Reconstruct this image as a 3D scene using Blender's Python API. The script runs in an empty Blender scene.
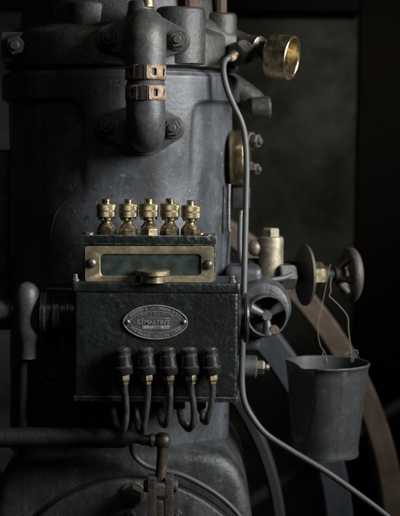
import bpy, bmesh, math, random
from mathutils import Vector, Matrix
random.seed(7)
sc = bpy.context.scene
R = math.radians

# ------------------------------------------------------------------ camera
D = 2.2                      # metres from the camera to the front of the oiler box
PXM = 0.0016                 # metres per photo pixel at that distance
TILT, ROLL = R(5.0), R(0.55)
cam_d = bpy.data.cameras.new('camera')
cam = bpy.data.objects.new('camera', cam_d)
sc.collection.objects.link(cam)
sc.camera = cam
cam.location = (0, -D * math.cos(TILT), D * math.sin(TILT))
CAMM = (Matrix.Rotation(R(90) - TILT, 3, 'X') @ Matrix.Rotation(ROLL, 3, 'Z'))
cam.rotation_euler = CAMM.to_euler()
cam_d.sensor_fit = 'VERTICAL'
cam_d.sensor_height = 36
cam_d.lens = 36 * D / (516 * PXM)
cam_d.clip_start, cam_d.clip_end = 0.05, 50
cam_d.dof.use_dof = True
cam_d.dof.focus_distance = D + 0.01
cam_d.dof.aperture_fstop = 4.5

def W(px, py, Y):
    """photo pixel (400x516) on the vertical plane at depth Y"""
    d = CAMM @ Vector(((px - 200) * PXM / D, (258 - py) * PXM / D, -1.0))
    o = Vector(cam.location)
    return o + d * ((Y - o.y) / d.y)
def S(Y):                     # metres per photo pixel at depth Y
    return PXM * (D + Y) / D

# ------------------------------------------------------------------ light
world = bpy.data.worlds.new('World')
sc.world = world
world.use_nodes = True
world.node_tree.nodes['Background'].inputs[0].default_value = (0.60, 0.72, 0.78, 1)
world.node_tree.nodes['Background'].inputs[1].default_value = 0.011

def area(name, loc, target, sx, sy, power, col, spread=180):
    l = bpy.data.lights.new(name, 'AREA')
    l.shape, l.size, l.size_y, l.energy, l.color = 'RECTANGLE', sx, sy, power, col
    l.spread = R(spread)
    o = bpy.data.objects.new(name, l)
    sc.collection.objects.link(o)
    o.location = loc
    o.rotation_euler = (Vector(target) - Vector(loc)).to_track_quat('-Z', 'Y').to_euler()
    return o
# the shed's window, off to the right and in front of the engine
area('window_light', (1.38, -0.60, 0.72), (0.06, 0.15, 0.09), 0.75, 0.9, 10.4, (0.965, 0.985, 1.0), 50)
# added weak fill from above and in front, no real opening there
area('front_fill', (0.15, -1.75, 1.55), (0.0, 0.1, -0.02), 0.7, 0.5, 0.40, (1.0, 0.97, 0.90), 60)
# added spot, no real source, brightens the wall patch right of the engine
sp = bpy.data.lights.new('wall_patch_fill', 'SPOT')
sp.energy, sp.spot_size, sp.spot_blend, sp.shadow_soft_size, sp.color = 62, R(26), 1.0, 0.15, (1.0, 0.97, 0.86)
spo = bpy.data.objects.new('wall_patch_fill', sp); sc.collection.objects.link(spo)
spo.location = (0.75, -0.1, 1.5)
spo.rotation_euler = (W(334, 118, 1.55) - spo.location).to_track_quat('-Z', 'Y').to_euler()
sc.view_settings.view_transform = 'Standard'
sc.view_settings.look = 'None'
sc.view_settings.exposure = 0
sc.view_settings.gamma = 1
sc.cycles.use_denoising = True
sc.cycles.max_bounces = 6

# ------------------------------------------------------------------ materials
def nodes(name):
    m = bpy.data.materials.new(name)
    m.use_nodes = True
    nt = m.node_tree
    return m, nt, nt.nodes['Principled BSDF']
def N(nt, t, **kw):
    n = nt.nodes.new(t)
    for k, v in kw.items():
        if k in n.inputs: n.inputs[k].default_value = v
        else: setattr(n, k, v)
    return n
def ramp(nt, fac, stops):
    r = nt.nodes.new('ShaderNodeValToRGB')
    e = r.color_ramp.elements
    while len(e) > 1: e.remove(e[-1])
    e[0].position, e[0].color = stops[0][0], (*stops[0][1], 1)
    for p, c in stops[1:]:
        x = e.new(p); x.color = (*c, 1)
    nt.links.new(fac, r.inputs[0])
    return r.outputs[0]
def mixc(nt, fac, a, b):
    m = nt.nodes.new('ShaderNodeMix'); m.data_type = 'RGBA'
    for i, s in ((0, fac), (6, a), (7, b)):
        if isinstance(s, (tuple, float, int)):
            m.inputs[i].default_value = s if i == 0 else (*s, 1)
        else: nt.links.new(s, m.inputs[i])
    return m.outputs[2]
def mul(c, f): return tuple(x * f for x in c)

def worn(name, col, rough=0.45, metal=0.0, grime=(0.012, 0.011, 0.009), grime_amt=0.5, rust=(0.11, 0.05, 0.022),
         rust_amt=0.0, edge=None, edge_amt=0.7, edge_r=.0016, bump=0.25, bump_scale=220, big=22, pits=0.0, spec=0.5, dust=0.0, streak=0.0, chips=0.0, chip_col=(0.2, 0.19, 0.17)):
    m, nt, b = nodes(name)
    L = nt.links
    tc = N(nt, 'ShaderNodeTexCoord').outputs['Object']
    def noise(scale, detail=6, rough=0.6, dist=0.0):
        n = N(nt, 'ShaderNodeTexNoise', Scale=scale, Detail=detail, Roughness=rough, Distortion=dist)
        L.new(tc, n.inputs['Vector'])
        return n.outputs['Fac']
    n1 = noise(big, 8, 0.65, 0.4)
    n2 = noise(big * 4.7, 6, 0.7)
    n3 = noise(bump_scale, 5, 0.65)
    c = mixc(nt, ramp(nt, n2, [(0.3, (0, 0, 0)), (0.75, (1, 1, 1))]), mul(col, 0.72), mul(col, 1.3))
    g = ramp(nt, n1, [(0.36, (grime_amt,) * 3), (0.62, (0, 0, 0))])
    c = mixc(nt, g, c, grime)
    if dust:
        nd = ramp(nt, noise(big * 1.7, 9, 0.75, 1.2), [(0.55, (0, 0, 0)), (0.8, (dust,) * 3)])
        c = mixc(nt, nd, c, (0.16, 0.155, 0.14))
    if streak:
        mp = N(nt, 'ShaderNodeMapping'); mp.inputs['Scale'].default_value = (1, 1, .07); L.new(tc, mp.inputs['Vector'])
        ns = N(nt, 'ShaderNodeTexNoise', Scale=big * 3.0, Detail=5.0, Roughness=0.65, Distortion=0.3); L.new(mp.outputs[0], ns.inputs['Vector'])
        c = mixc(nt, ramp(nt, ns.outputs['Fac'], [(0.5, (0, 0, 0)), (0.68, (streak,) * 3)]), c, mul(grime, .8))
        c = mixc(nt, ramp(nt, ns.outputs['Fac'], [(0.30, (streak * .35,) * 3), (0.40, (0, 0, 0))]), c, mul(col, 1.9))
    if chips:
        nc = noise(big * 7, 9, 0.78, 0.6)
        c = mixc(nt, ramp(nt, nc, [(0.66 - .06 * chips, (0, 0, 0)), (0.685 - .06 * chips, (.8, .8, .8))]), c, chip_col)
        nk = noise(big * 5.1, 9, 0.75, 0.9)
        c = mixc(nt, ramp(nt, nk, [(0.64 - .05 * chips, (0, 0, 0)), (0.67 - .05 * chips, (.85, .85, .85))]), c, mul(grime, .6))
    if rust_amt:
        nr = ramp(nt, noise(big * 2.3, 9, 0.72, 0.8), [(0.66 - 0.3 * rust_amt, (0, 0, 0)), (0.74 - 0.25 * rust_amt, (1, 1, 1))])
        c = mixc(nt, nr, c, rust)
    if edge:
        bv = N(nt, 'ShaderNodeBevel', Radius=edge_r); bv.samples = 4
        ge = N(nt, 'ShaderNodeNewGeometry')
        dt = N(nt, 'ShaderNodeVectorMath', operation='DOT_PRODUCT')
        L.new(bv.outputs[0], dt.inputs[0]); L.new(ge.outputs['Normal'], dt.inputs[1])
        em = ramp(nt, dt.outputs['Value'], [(0.86, (1, 1, 1)), (0.985, (0, 0, 0))])
        mm = N(nt, 'ShaderNodeMath', operation='MULTIPLY'); L.new(em, mm.inputs[0])
        L.new(ramp(nt, n2, [(0.38, (0, 0, 0)), (0.6, (edge_amt,) * 3)]), mm.inputs[1])
        c = mixc(nt, mm.outputs[0], c, edge)
    L.new(c, b.inputs['Base Color'])
    b.inputs['Metallic'].default_value = metal
    b.inputs['Specular IOR Level'].default_value = spec
    rr = N(nt, 'ShaderNodeMapRange'); rr.inputs['To Min'].default_value = max(0.08, rough - 0.14); rr.inputs['To Max'].default_value = min(1, rough + 0.2)
    L.new(n1, rr.inputs['Value']); L.new(rr.outputs[0], b.inputs['Roughness'])
    bp = N(nt, 'ShaderNodeBump', Strength=bump, Distance=0.0012)
    L.new(n3, bp.inputs['Height'])
    b2 = N(nt, 'ShaderNodeBump', Strength=bump * 0.9, Distance=0.006)
    L.new(n2, b2.inputs['Height']); L.new(b2.outputs[0], bp.inputs['Normal'])
    last = bp
    if pits:
        v = N(nt, 'ShaderNodeTexVoronoi', Scale=bump_scale * 0.5, feature='SMOOTH_F1'); L.new(tc, v.inputs['Vector'])
        b3 = N(nt, 'ShaderNodeBump', Strength=pits, Distance=0.0024)
        pm = N(nt, 'ShaderNodeMath', operation='MULTIPLY'); L.new(v.outputs['Distance'], pm.inputs[0])
        L.new(ramp(nt, noise(big * 1.3, 4, .6, .5), [(.42, (.12, .12, .12)), (.62, (1, 1, 1))]), pm.inputs[1]); L.new(pm.outputs[0], b3.inputs['Height'])
        L.new(bp.outputs[0], b3.inputs['Normal']); last = b3
    L.new(last.outputs[0], b.inputs['Normal'])
    return m

M = {}
M['cast'] = worn('cast_iron_blue_grey', (0.058, 0.063, 0.071), 0.42, spec=.45, streak=.75, chips=.9, chip_col=(0.17, 0.17, 0.165), grime=(0.018, 0.018, 0.018), grime_amt=0.85, rust_amt=0.24, rust=(0.04, 0.034, 0.03),
                 edge=(0.16, 0.16, 0.155), bump=0.17, bump_scale=150, big=13, dust=0.2)
M['head'] = worn('cast_iron_head', (0.034, 0.033, 0.029), 0.42, streak=.6, chips=1.0, chip_col=(0.15, 0.14, 0.12), grime=(0.014, 0.013, 0.011), grime_amt=0.8, rust_amt=0.2, rust=(0.075, 0.05, 0.032),
                 edge=(0.13, 0.12, 0.10), bump=0.35, bump_scale=190, big=20, dust=0.35)
M['black'] = worn('oily_black_paint', (0.012, 0.0145, 0.014), 0.17, grime=(0.008, 0.008, 0.007), grime_amt=0.5, edge=(0.24, 0.23, 0.20), edge_amt=1.0, edge_r=.0034,
                  bump=0.34, bump_scale=300, big=17, pits=0.5, dust=0.25, chips=.7, chip_col=(.085,.08,.07), streak=.4)
M['blacksmooth'] = worn('oily_black_machined', (0.012, 0.013, 0.012), 0.17, grime_amt=0.3, edge=(0.22, 0.22, 0.19), bump=0.12, bump_scale=260, big=40, chips=.6, chip_col=(.06,.055,.045))
M['crank'] = worn('oily_crankcase_iron', (0.046, 0.049, 0.050), 0.38, streak=.6, chips=.9, chip_col=(0.12, 0.12, 0.11), grime=(0.014, 0.014, 0.012), grime_amt=0.85, rust_amt=0.12, rust=(0.045, 0.036, 0.028),
                 edge=(0.13, 0.13, 0.12), bump=0.36, bump_scale=170, big=18, dust=0.3)
M['soot'] = worn('sooty_iron', (0.013, 0.0125, 0.012), 0.5, spec=.3, grime_amt=0.5, rust_amt=0.05, bump=0.4, bump_scale=200, big=25)
M['brass'] = worn('aged_brass', (0.60, 0.495, 0.30), 0.25, 0.95, grime=(0.085, 0.062, 0.030), grime_amt=0.8, edge=(0.75, 0.65, 0.42), bump=0.12, bump_scale=420, big=75)
M['brasspale'] = worn('pale_rubbed_brass', (0.36, 0.30, 0.185), 0.40, 0.65, grime=(0.09, 0.072, 0.042), grime_amt=0.65, edge=(0.6, 0.52, 0.34), bump=0.12, bump_scale=300, big=40)
M['brassgrey'] = worn('grey_tan_brass', (0.25, 0.215, 0.15), 0.44, 0.55, grime=(0.06, 0.05, 0.034), grime_amt=0.7, edge=(0.4, 0.35, 0.24), bump=0.2, bump_scale=300, big=45)
M['brassgold'] = worn('smooth_brown_brass', (0.42, 0.33, 0.18), 0.22, 0.95, grime=(0.16, 0.12, 0.06), grime_amt=0.5, bump=0.06, bump_scale=200, big=18)
M['brassdull'] = worn('tarnished_brass', (0.33, 0.27, 0.165), 0.38, 0.85, grime=(0.05, 0.04, 0.022), grime_amt=0.8, edge=(0.55, 0.44, 0.22), bump=0.2, bump_scale=420, big=60)
M['bronze'] = worn('brown_bronze', (0.125, 0.105, 0.082), 0.38, 0.7, chips=.6, chip_col=(.2,.16,.11), grime=(0.03, 0.022, 0.014), grime_amt=0.7, edge=(0.33, 0.25, 0.15), bump=0.2, bump_scale=320, big=60)
M['steel'] = worn('dull_steel', (0.20, 0.19, 0.175), 0.40, 0.9, grime=(0.03, 0.026, 0.02), grime_amt=0.7, rust_amt=0.2, edge=(0.4, 0.38, 0.34), bump=0.2, bump_scale=320, big=60)
M['rusty'] = worn('rusty_steel', (0.10, 0.065, 0.042), 0.7, 0.2, grime=(0.03, 0.02, 0.013), grime_amt=0.6, rust_amt=0.5, edge=(0.24, 0.19, 0.14), bump=0.5, bump_scale=300, big=55)
M['wheeliron'] = worn('grey_brown_iron', (0.088, 0.076, 0.058), 0.45, 0.4, chips=.7, chip_col=(.15,.125,.085), grime=(0.025, 0.021, 0.016), grime_amt=0.7, rust_amt=0.15, rust=(.075,.05,.03), edge=(0.22, 0.19, 0.13), bump=0.35, bump_scale=260, big=50)
M['nut'] = worn('grimy_nut', (0.07, 0.064, 0.055), 0.48, 0.4, grime=(0.02, 0.016, 0.012), grime_amt=0.7, rust_amt=0.25, edge=(0.2, 0.18, 0.15), bump=0.3, bump_scale=300, big=55)
M['pipe'] = worn('painted_pipe', (0.048, 0.051, 0.049), 0.40, streak=.4, chips=.8, chip_col=(.11,.10,.08), grime=(0.022, 0.021, 0.019), grime_amt=0.7, rust_amt=0.12, rust=(0.11, 0.085, 0.05), edge=(0.2, 0.2, 0.19), bump=0.22, bump_scale=200, big=28, dust=0.25)
M['pipedusty'] = worn('stained_pipe', (0.055, 0.056, 0.050), 0.42, streak=.3, chips=.9, chip_col=(.13,.115,.085), grime=(0.022, 0.021, 0.019), grime_amt=0.5, rust_amt=0.32, rust=(0.095, 0.078, 0.045), edge=(0.2, 0.19, 0.16), bump=0.22, bump_scale=200, big=20, dust=0.5)
M['tube'] = worn('grey_oil_tube', (0.048, 0.048, 0.046), 0.52, 0.0, streak=.4, chips=.7, grime=(0.03, 0.03, 0.03), grime_amt=0.6, bump=0.1, bump_scale=300, big=50)
M['feed'] = worn('feed_tube', (0.19, 0.185, 0.17), 0.22, 0.8, grime=(0.02, 0.018, 0.014), grime_amt=0.6, bump=0.1, bump_scale=300, big=60)
M['clamp'] = worn('clamp_copper', (0.36, 0.255, 0.165), 0.5, 0.45, grime=(0.06, 0.035, 0.02), grime_amt=0.75, edge=(0.45, 0.33, 0.2), bump=0.35, bump_scale=380, big=80)
M['rubber'] = worn('black_rubber', (0.02, 0.02, 0.02), 0.6, grime_amt=0.3, bump=0.3, bump_scale=300, big=40)
M['zinc'] = worn('galvanised_sheet', (0.042, 0.044, 0.044), 0.52, 0.3, streak=.5, chips=.5, grime=(0.03, 0.03, 0.03), grime_amt=0.75, rust_amt=0.08, rust=(0.07, 0.06, 0.05), edge=(0.2, 0.2, 0.2), bump=0.2, bump_scale=120, big=26, dust=0.35)
M['flywheel'] = worn('brown_flywheel_paint', (0.175, 0.128, 0.088), 0.6, grime=(0.06, 0.035, 0.022), grime_amt=0.6, rust_amt=0.15, bump=0.2, bump_scale=120, big=14)
M['bluewheel'] = worn('blue_grey_wheel_paint', (0.040, 0.046, 0.054), 0.5, grime=(0.025, 0.026, 0.03), grime_amt=0.6, bump=0.2, bump_scale=120, big=14)
M['dimwheel'] = worn('brown_grey_wheel_paint', (0.024, 0.0215, 0.019), 0.65, spec=.25, grime=(0.03, 0.027, 0.024), grime_amt=0.6, bump=0.2, bump_scale=120, big=14)
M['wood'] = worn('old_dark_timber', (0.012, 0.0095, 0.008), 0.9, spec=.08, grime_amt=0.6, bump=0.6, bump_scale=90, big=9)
M['wall'] = worn('grimy_plaster', (0.085, 0.085, 0.073), 0.9, spec=.1, grime=(0.022, 0.023, 0.019), grime_amt=0.95, bump=0.5, bump_scale=60, big=5, chips=.6, chip_col=(.13,.13,.11))
M['floor'] = worn('dirty_concrete', (0.09, 0.085, 0.078), 0.8, grime_amt=0.7, bump=0.4, bump_scale=60, big=4)
M['twine'] = worn('wire_twine', (0.125, 0.103, 0.068), 0.7, 0.0, grime=(0.1, 0.08, 0.05), bump=0.3, bump_scale=500, big=80)
M['plate'] = worn('pewter_plate', (0.36, 0.375, 0.36), 0.42, 0.6, grime=(0.03, 0.032, 0.03), grime_amt=0.55, edge=(0.5, 0.5, 0.48), bump=0.15, bump_scale=500, big=90)
M['plate_ground'] = worn('blackened_plate_ground', (0.085, 0.092, 0.088), 0.45, 0.5, grime_amt=0.4, bump=0.2, bump_scale=500, big=90)
m, nt, b = nodes('oily_sight_glass')
b.inputs['Base Color'].default_value = (0.035, 0.052, 0.045, 1)
b.inputs['Roughness'].default_value = 0.16
tc = N(nt, 'ShaderNodeTexCoord')
nz = N(nt, 'ShaderNodeTexNoise', Scale=60.0, Detail=6.0); nt.links.new(tc.outputs['Object'], nz.inputs['Vector'])
nt.links.new(ramp(nt, nz.outputs['Fac'], [(0.35, (0.016, 0.023, 0.020)), (0.7, (0.040, 0.050, 0.043))]), b.inputs['Base Color'])
mr = N(nt, 'ShaderNodeMapRange'); mr.inputs['To Min'].default_value = 0.08; mr.inputs['To Max'].default_value = 0.5
nt.links.new(nz.outputs['Fac'], mr.inputs['Value']); nt.links.new(mr.outputs[0], b.inputs['Roughness'])
M['glass'] = m

# ------------------------------------------------------------------ mesh helpers (all in world metres)
def basis(axis):
    a = Vector(axis).normalized()
    u = a.cross(Vector((0, 0, 1)))
    if u.length < 1e-4: u = Vector((1, 0, 0))
    u.normalize()
    return u, a.cross(u).normalized(), a

def lathe(bm, o, axis, prof, seg=48, rf=None, phase=0.0):
    """prof: (radius, height along axis); rf(i, j, angle) scales the radius"""
    u, v, a = basis(axis); o = Vector(o)
    rings = []
    for j, (r, h) in enumerate(prof):
        if r < 1e-6:
            rings.append([bm.verts.new(o + a * h)]); continue
        ring = []
        for i in range(seg):
            t = 2 * math.pi * i / seg + phase
            k = r * (rf(i, j, t) if rf else 1)
            ring.append(bm.verts.new(o + a * h + u * (k * math.cos(t)) + v * (k * math.sin(t))))
        rings.append(ring)
    for A, B in zip(rings, rings[1:]):
        if len(A) == 1 and len(B) == 1: continue
        for i in range(seg):
            j = (i + 1) % seg
            f = [A[0], B[j], B[i]] if len(A) == 1 else [A[i], A[j], B[0]] if len(B) == 1 else [A[i], A[j], B[j], B[i]]
            try: bm.faces.new(f)
            except ValueError: pass
    return bm

def spline(pts, n=8):
    P = [Vector(p) for p in pts]
    P = [P[0] * 2 - P[1]] + P + [P[-1] * 2 - P[-2]]
    out = []
    for i in range(1, len(P) - 2):
        a, b_, c, d = P[i - 1:i + 3]
        for k in range(n):
            t = k / n
            out.append(0.5 * ((2 * b_) + (c - a) * t + (2 * a - 5 * b_ + 4 * c - d) * t * t + (3 * b_ - a - 3 * c + d) * t ** 3))
    out.append(P[-2])
    return out

def tube(bm, pts, r, seg=16, n=8, caps=True):
    P = spline(pts, n) if n else [Vector(p) for p in pts]
    rad = (lambda t: r) if not callable(r) else r
    t0 = (P[1] - P[0]).normalized(); u, v, a = basis(t0)
    rings = []
    for i, p in enumerate(P):
        t = (P[min(i + 1, len(P) - 1)] - P[max(i - 1, 0)]).normalized()
        q = a.rotation_difference(t); u = q @ u; v = q @ v; a = t
        k = rad(i / (len(P) - 1))
        rings.append([bm.verts.new(p + u * k * math.cos(2 * math.pi * s / seg) + v * k * math.sin(2 * math.pi * s / seg)) for s in range(seg)])
    for A, B in zip(rings, rings[1:]):
        for i in range(seg):
            bm.faces.new([A[i], A[(i + 1) % seg], B[(i + 1) % seg], B[i]])
    if caps:
        bm.faces.new(rings[0][::-1]); bm.faces.new(rings[-1])
    return bm

def box(bm, lo, hi, bev=0.0, seg=2, mat=None):
    lo, hi = Vector(lo), Vector(hi)
    g = bmesh.ops.create_cube(bm, size=1)['verts']
    for p in g:
        p.co = Vector([(lo[i] + hi[i]) / 2 + p.co[i] * (hi[i] - lo[i]) for i in range(3)])
        if mat: p.co = mat @ p.co
    if bev:
        es = list({e for p in g for e in p.link_edges})
        bmesh.ops.bevel(bm, geom=es, offset=bev, segments=seg, affect='EDGES', profile=0.6)
    return bm

def prism(bm, pts, depth, bev=0.0, seg=2):
    """closed outline (world points in order) pushed along depth"""
    d = Vector(depth)
    a = [bm.verts.new(p) for p in pts]; b_ = [bm.verts.new(Vector(p) + d) for p in pts]
    n = len(pts)
    fs = [bm.faces.new(a), bm.faces.new(b_[::-1])]
    for i in range(n):
        bm.faces.new([a[(i + 1) % n], a[i], b_[i], b_[(i + 1) % n]])
    bmesh.ops.recalc_face_normals(bm, faces=bm.faces)
    if bev:
        es = list(fs[0].edges) + list(fs[1].edges)
        bmesh.ops.bevel(bm, geom=es, offset=bev, segments=seg, affect='EDGES', profile=0.6)
    return bm

def hexa(bm, o, axis, r, h, phase=0.3, n=6):
    """chamfered nut or bolt head, r = across corners / 2"""
    return lathe(bm, o, axis, [(0, 0), (r, 0), (r, h * 0.8), (r * 0.86, h), (0, h)], n, phase=phase)

def link(name, bm, mat, parent=None, smooth=40):
    me = bpy.data.meshes.new(name)
    bmesh.ops.recalc_face_normals(bm, faces=bm.faces)
    root = parent
    while root is not None and root.parent is not None: root = root.parent
    if root is not None:
        off = Vector(root.location)
        for v in bm.verts: v.co -= off
    bm.to_mesh(me); bm.free()
    for p in me.polygons: p.use_smooth = True
    me.set_sharp_from_angle(angle=R(smooth))
    me.materials.append(M[mat] if isinstance(mat, str) else mat)
    o = bpy.data.objects.new(name, me)
    sc.collection.objects.link(o)
    o.parent = parent
    return o
def tag(o, label, cat, group=None):
    o['label'] = label; o['category'] = cat
    if group: o['group'] = group
    return o
def thing(name, loc, label, cat, group=None):
    o = bpy.data.objects.new(name, None)
    sc.collection.objects.link(o)
    o.location = loc; o.empty_display_size = 0.02
    return tag(o, label, cat, group)
NB = bmesh.new
def nut(parent, o, axis, r, h, mat='nut', tip=True, washer=True, phase=0.3, name='nut', wmat=None):
    a = Vector(axis).normalized(); o = Vector(o)
    hb = link(name, hexa(NB(), o + a * (h * 0.25 if washer else 0), a, r, h, phase), mat, parent, 25)
    if washer: link('washer', lathe(NB(), o, a, [(0, 0), (r * 1.22, 0), (r * 1.22, h * .18), (r * 1.16, h * .25), (0, h * .25)], 28), wmat or mat, hb)
    if tip: link('stud_tip', lathe(NB(), o + a * h * 1.2, a, [(r * .5, -.001), (r * .5, h * .3), (r * .38, h * .45), (0, h * .45)], 20), mat, hb)
    return hb
def jitter(bm, amt, f=40):
    from mathutils import noise
    for v in bm.verts: v.co += noise.noise_vector(v.co * f) * amt
    return bm

# ================================================================== SETTING
FLOOR = -1.72
def structure(o): o['kind'] = 'structure'; return o
structure(link('floor', box(NB(), (-3, -3, FLOOR - 0.1), (3, 3, FLOOR)), 'floor'))
structure(link('back_wall', box(NB(), (-3, 1.55, FLOOR), (3, 1.75, 2.2)), 'wall'))

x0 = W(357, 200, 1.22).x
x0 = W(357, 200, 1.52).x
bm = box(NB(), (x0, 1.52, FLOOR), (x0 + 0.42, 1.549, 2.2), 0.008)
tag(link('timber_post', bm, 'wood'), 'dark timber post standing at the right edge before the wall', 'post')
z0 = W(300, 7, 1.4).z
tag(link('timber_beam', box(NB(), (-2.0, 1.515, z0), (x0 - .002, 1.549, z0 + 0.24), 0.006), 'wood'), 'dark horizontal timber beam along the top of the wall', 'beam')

# ================================================================== WHEELS BEHIND THE ENGINE
def wheel(name, Y, rin, rout, width, mat, label, spokes):
    c = W(20, 545, Y); k = S(Y)
    base = Vector((c.x, Y + width / 2, c.z))
    t = thing(name, (c.x, Y + width / 2, FLOOR), label, 'wheel')
    ri, ro, w = rin * k, rout * k, width
    b_ = 0.006
    link('rim', lathe(NB(), base, (0, 1, 0), [(ri, -w / 2 + b_), (ri + b_, -w / 2), (ro - b_, -w / 2), (ro, -w / 2 + b_), (ro, w / 2 - b_), (ro - b_, w / 2), (ri + b_, w / 2), (ri, w / 2 - b_), (ri, -w / 2 + b_)], 160), mat, t)
    link('hub', lathe(NB(), base, (0, 1, 0), [(0, -w * .8), (.10, -w * .8), (.11, -w * .7), (.11, w * .7), (.10, w * .8), (0, w * .8)], 48), mat, t)
    for i in range(spokes):
        a = 2 * math.pi * i / spokes
        d = Vector((math.cos(a), 0, math.sin(a)))
        link('spoke', tube(NB(), [base + d * .09, base + d * (ri + .008)], lambda u: .034 - .01 * u, 14, 2), mat, t)
    return base
fw = wheel('flywheel', 0.80, 371, 394, 0.11, 'flywheel', 'large brown flywheel rim curving down behind the hanging bucket', 6)
wheel('belt_pulley', 0.66, 312, 341, 0.08, 'bluewheel', 'blue grey pulley rim inside the brown flywheel, partly hidden by the bucket', 6)
wheel('drive_pulley', 0.50, 259, 272, 0.07, 'dimwheel', 'brownish pulley rim close beside the crankcase at the bottom', 6)
c = W(20, 545, .66)
tag(link('crankshaft', lathe(NB(), (c.x, 0.44, c.z), (0, 1, 0), [(0, 0), (.045, 0), (.045, 0.86), (0, 0.86)], 32), 'steel'), 'thick steel shaft through the wheels behind the engine', 'shaft')
for i, yy in enumerate((0.45, 1.15)):
    box_bm = box(NB(), (c.x - .13, yy - .05 + .0, FLOOR), (c.x + .13, yy + .03, c.z - .04), .01)
    tag(link('bearing_pedestal', box_bm, 'soot'), ('near' if i == 0 else 'far') + ' iron pedestal carrying the wheel shaft', 'pedestal')
# blurred bar leaning at the far right
p0, p1 = W(372, 422, 1.0), W(470, 358, 1.0)
bm = NB()
d = (p1 - p0).normalized()
low = p0 - d * 1.45
tube(bm, [low, p0, p1], 0.016, 12, 6)
tag(link('iron_bar', bm, 'zinc'), 'grey iron bar slanting behind the brown wheel at the right edge', 'bar')

# ================================================================== ENGINE
AY = 0.335
ax = W(121, 150, AY).x; k = S(AY)
E = thing('stationary_engine', (ax, AY, FLOOR), 'dark cast iron upright engine with grimy blue grey cylinder', 'engine')
def zy(py, Y=0.13): return W(121, py, Y).z
zt, zb = zy(70), zy(470)
r0 = 110 * k; rc = 117 * k
# barrel: a cast-in collar over two arched recesses, merging with the wall in the middle
def sstep(a, b_, x):
    t = max(0, min(1, (x - a) / (b_ - a))); return t * t * (3 - 2 * t)
zs = [zb + (zy(108) - zb) * i / 40 for i in range(40)] + [zy(108) + (zt - .004 - zy(108)) * i / 24 for i in range(25)]
prof = [(0, zb)] + [(r0, z) for z in zs] + [(r0, zt - .001), (r0, zt), (0, zt)]
aL, aR = math.asin((W(87, 100, .13).x - ax) / r0), math.asin((W(188, 100, .13).x - ax) / r0)
bm = NB()
SEG = 288
lathe(bm, (ax, AY, 0), (0, 0, 1), prof, SEG)
for v in bm.verts:
    dx_, dy_ = v.co.x - ax, v.co.y - AY
    rr = math.hypot(dx_, dy_)
    if rr < 1e-5: continue
    a = math.atan2(dx_, -dy_); z = v.co.z
    rad_c = .03                                     # corner radius of the recess
    side = max(aL - a, a - aR) * r0                 # metres outside the central web
    zc0 = zy(97)
    # signed distance into the recess (rounded upper inner corner)
    u_, w_ = side - rad_c, (zc0 - z) - rad_c
    dist = rad_c - math.hypot(min(u_, 0), min(w_, 0)) if (u_ < 0 and w_ < 0) else min(side, zc0 - z) if (u_ < 0 or w_ < 0) and not (u_ < 0 and w_ < 0) else min(side, zc0 - z)
    rec = sstep(0, .010, dist)
    fade = sstep(zy(205), zy(110), z)               # the web dies away down the barrel
    add = (rc - r0) * (1 - rec) * (1.0 if z > zc0 else fade)
    top = zt - z
    add -= .006 * sstep(.008, 0, top)
    k_ = (r0 + add) / r0
    v.co.x, v.co.y = ax + dx_ * k_, AY + dy_ * k_
link('cylinder_barrel', jitter(bm, .0012, 18), 'cast', E)
# raised vertical pad carrying the lower pipe flange (curved with the barrel)
def patch(name, px0, px1, py0, py1, rad, thick, mat, corner=0.012, parent=None):
    """a raised, rounded pad lying on the barrel"""
    a0 = math.asin(max(-1, min(1, (W(px0, py0, .14).x - ax) / rad))); a1 = math.asin(max(-1, min(1, (W(px1, py0, .14).x - ax) / rad)))
    zz0, zz1 = zy(py1), zy(py0)
    w, h = (a1 - a0) * rad, zz1 - zz0
    pts = []
    for cx, cz, s in ((w - corner, h - corner, 0), (corner, h - corner, 90), (corner, corner, 180), (w - corner, corner, 270)):
        for q in range(7):
            t = R(s + 15 * q); pts.append((cx + corner * math.cos(t), cz + corner * math.sin(t)))
    dense = []
    for i in range(len(pts)):
        p, q = pts[i], pts[(i + 1) % len(pts)]
        n = max(1, int(math.hypot(q[0] - p[0], q[1] - p[1]) / .008))
        dense += [(p[0] + (q[0] - p[0]) * s / n, p[1] + (q[1] - p[1]) * s / n) for s in range(n)]
    bm = NB(); cx, cz = w / 2, h / 2
    def pos(x, z, r):
        a = a0 + x / rad
        return Vector((ax + r * math.sin(a), AY - r * math.cos(a), zz0 + z))
    layers = [(1.0, -.01), (1.0, thick * .5), (.992, thick * .85), (.975, thick), (.7, thick), (.35, thick)]
    rings = [[bm.verts.new(pos(cx + (x - cx) * s, cz + (z - cz) * s, rad + th)) for x, z in dense] for s, th in layers]
    for A, B in zip(rings, rings[1:]):
        for i in range(len(A)): bm.faces.new([A[i], A[(i + 1) % len(A)], B[(i + 1) % len(A)], B[i]])
    mid = bm.verts.new(pos(cx, cz, rad + thick))
    A = rings[-1]
    for i in range(len(A)): bm.faces.new([A[i], A[(i + 1) % len(A)], mid])
    return link(name, bm, mat, parent or E)
pts = []
for px, py in ((50, 240), (52, 226), (57, 213), (65, 203), (76, 195), (88, 190), (102, 186.5), (120, 185)):
    a = math.asin((W(px, py, .15).x - ax) / r0)
    pts.append(Vector((ax + (r0 + .0004) * math.sin(a), AY - (r0 + .0004) * math.cos(a), zy(py))))
link('casting_line', tube(NB(), pts, .0003, 8, 8), 'cast', E)
# lug on the left
bm = box(NB(), (W(9, 170, .25).x, .25, W(6, 262, .25).z), (W(40, 170, .25).x, .36, W(6, 166, .25).z), .012, 3)
link('side_lug', bm, 'cast', E)
link('side_bracket', jitter(box(NB(), (W(-40, 170, .38).x, .37, W(6, 330, .38).z), (W(12, 170, .38).x, .45, W(6, 150, .38).z), .01, 3), .001, 30), 'crank', E)

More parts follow.
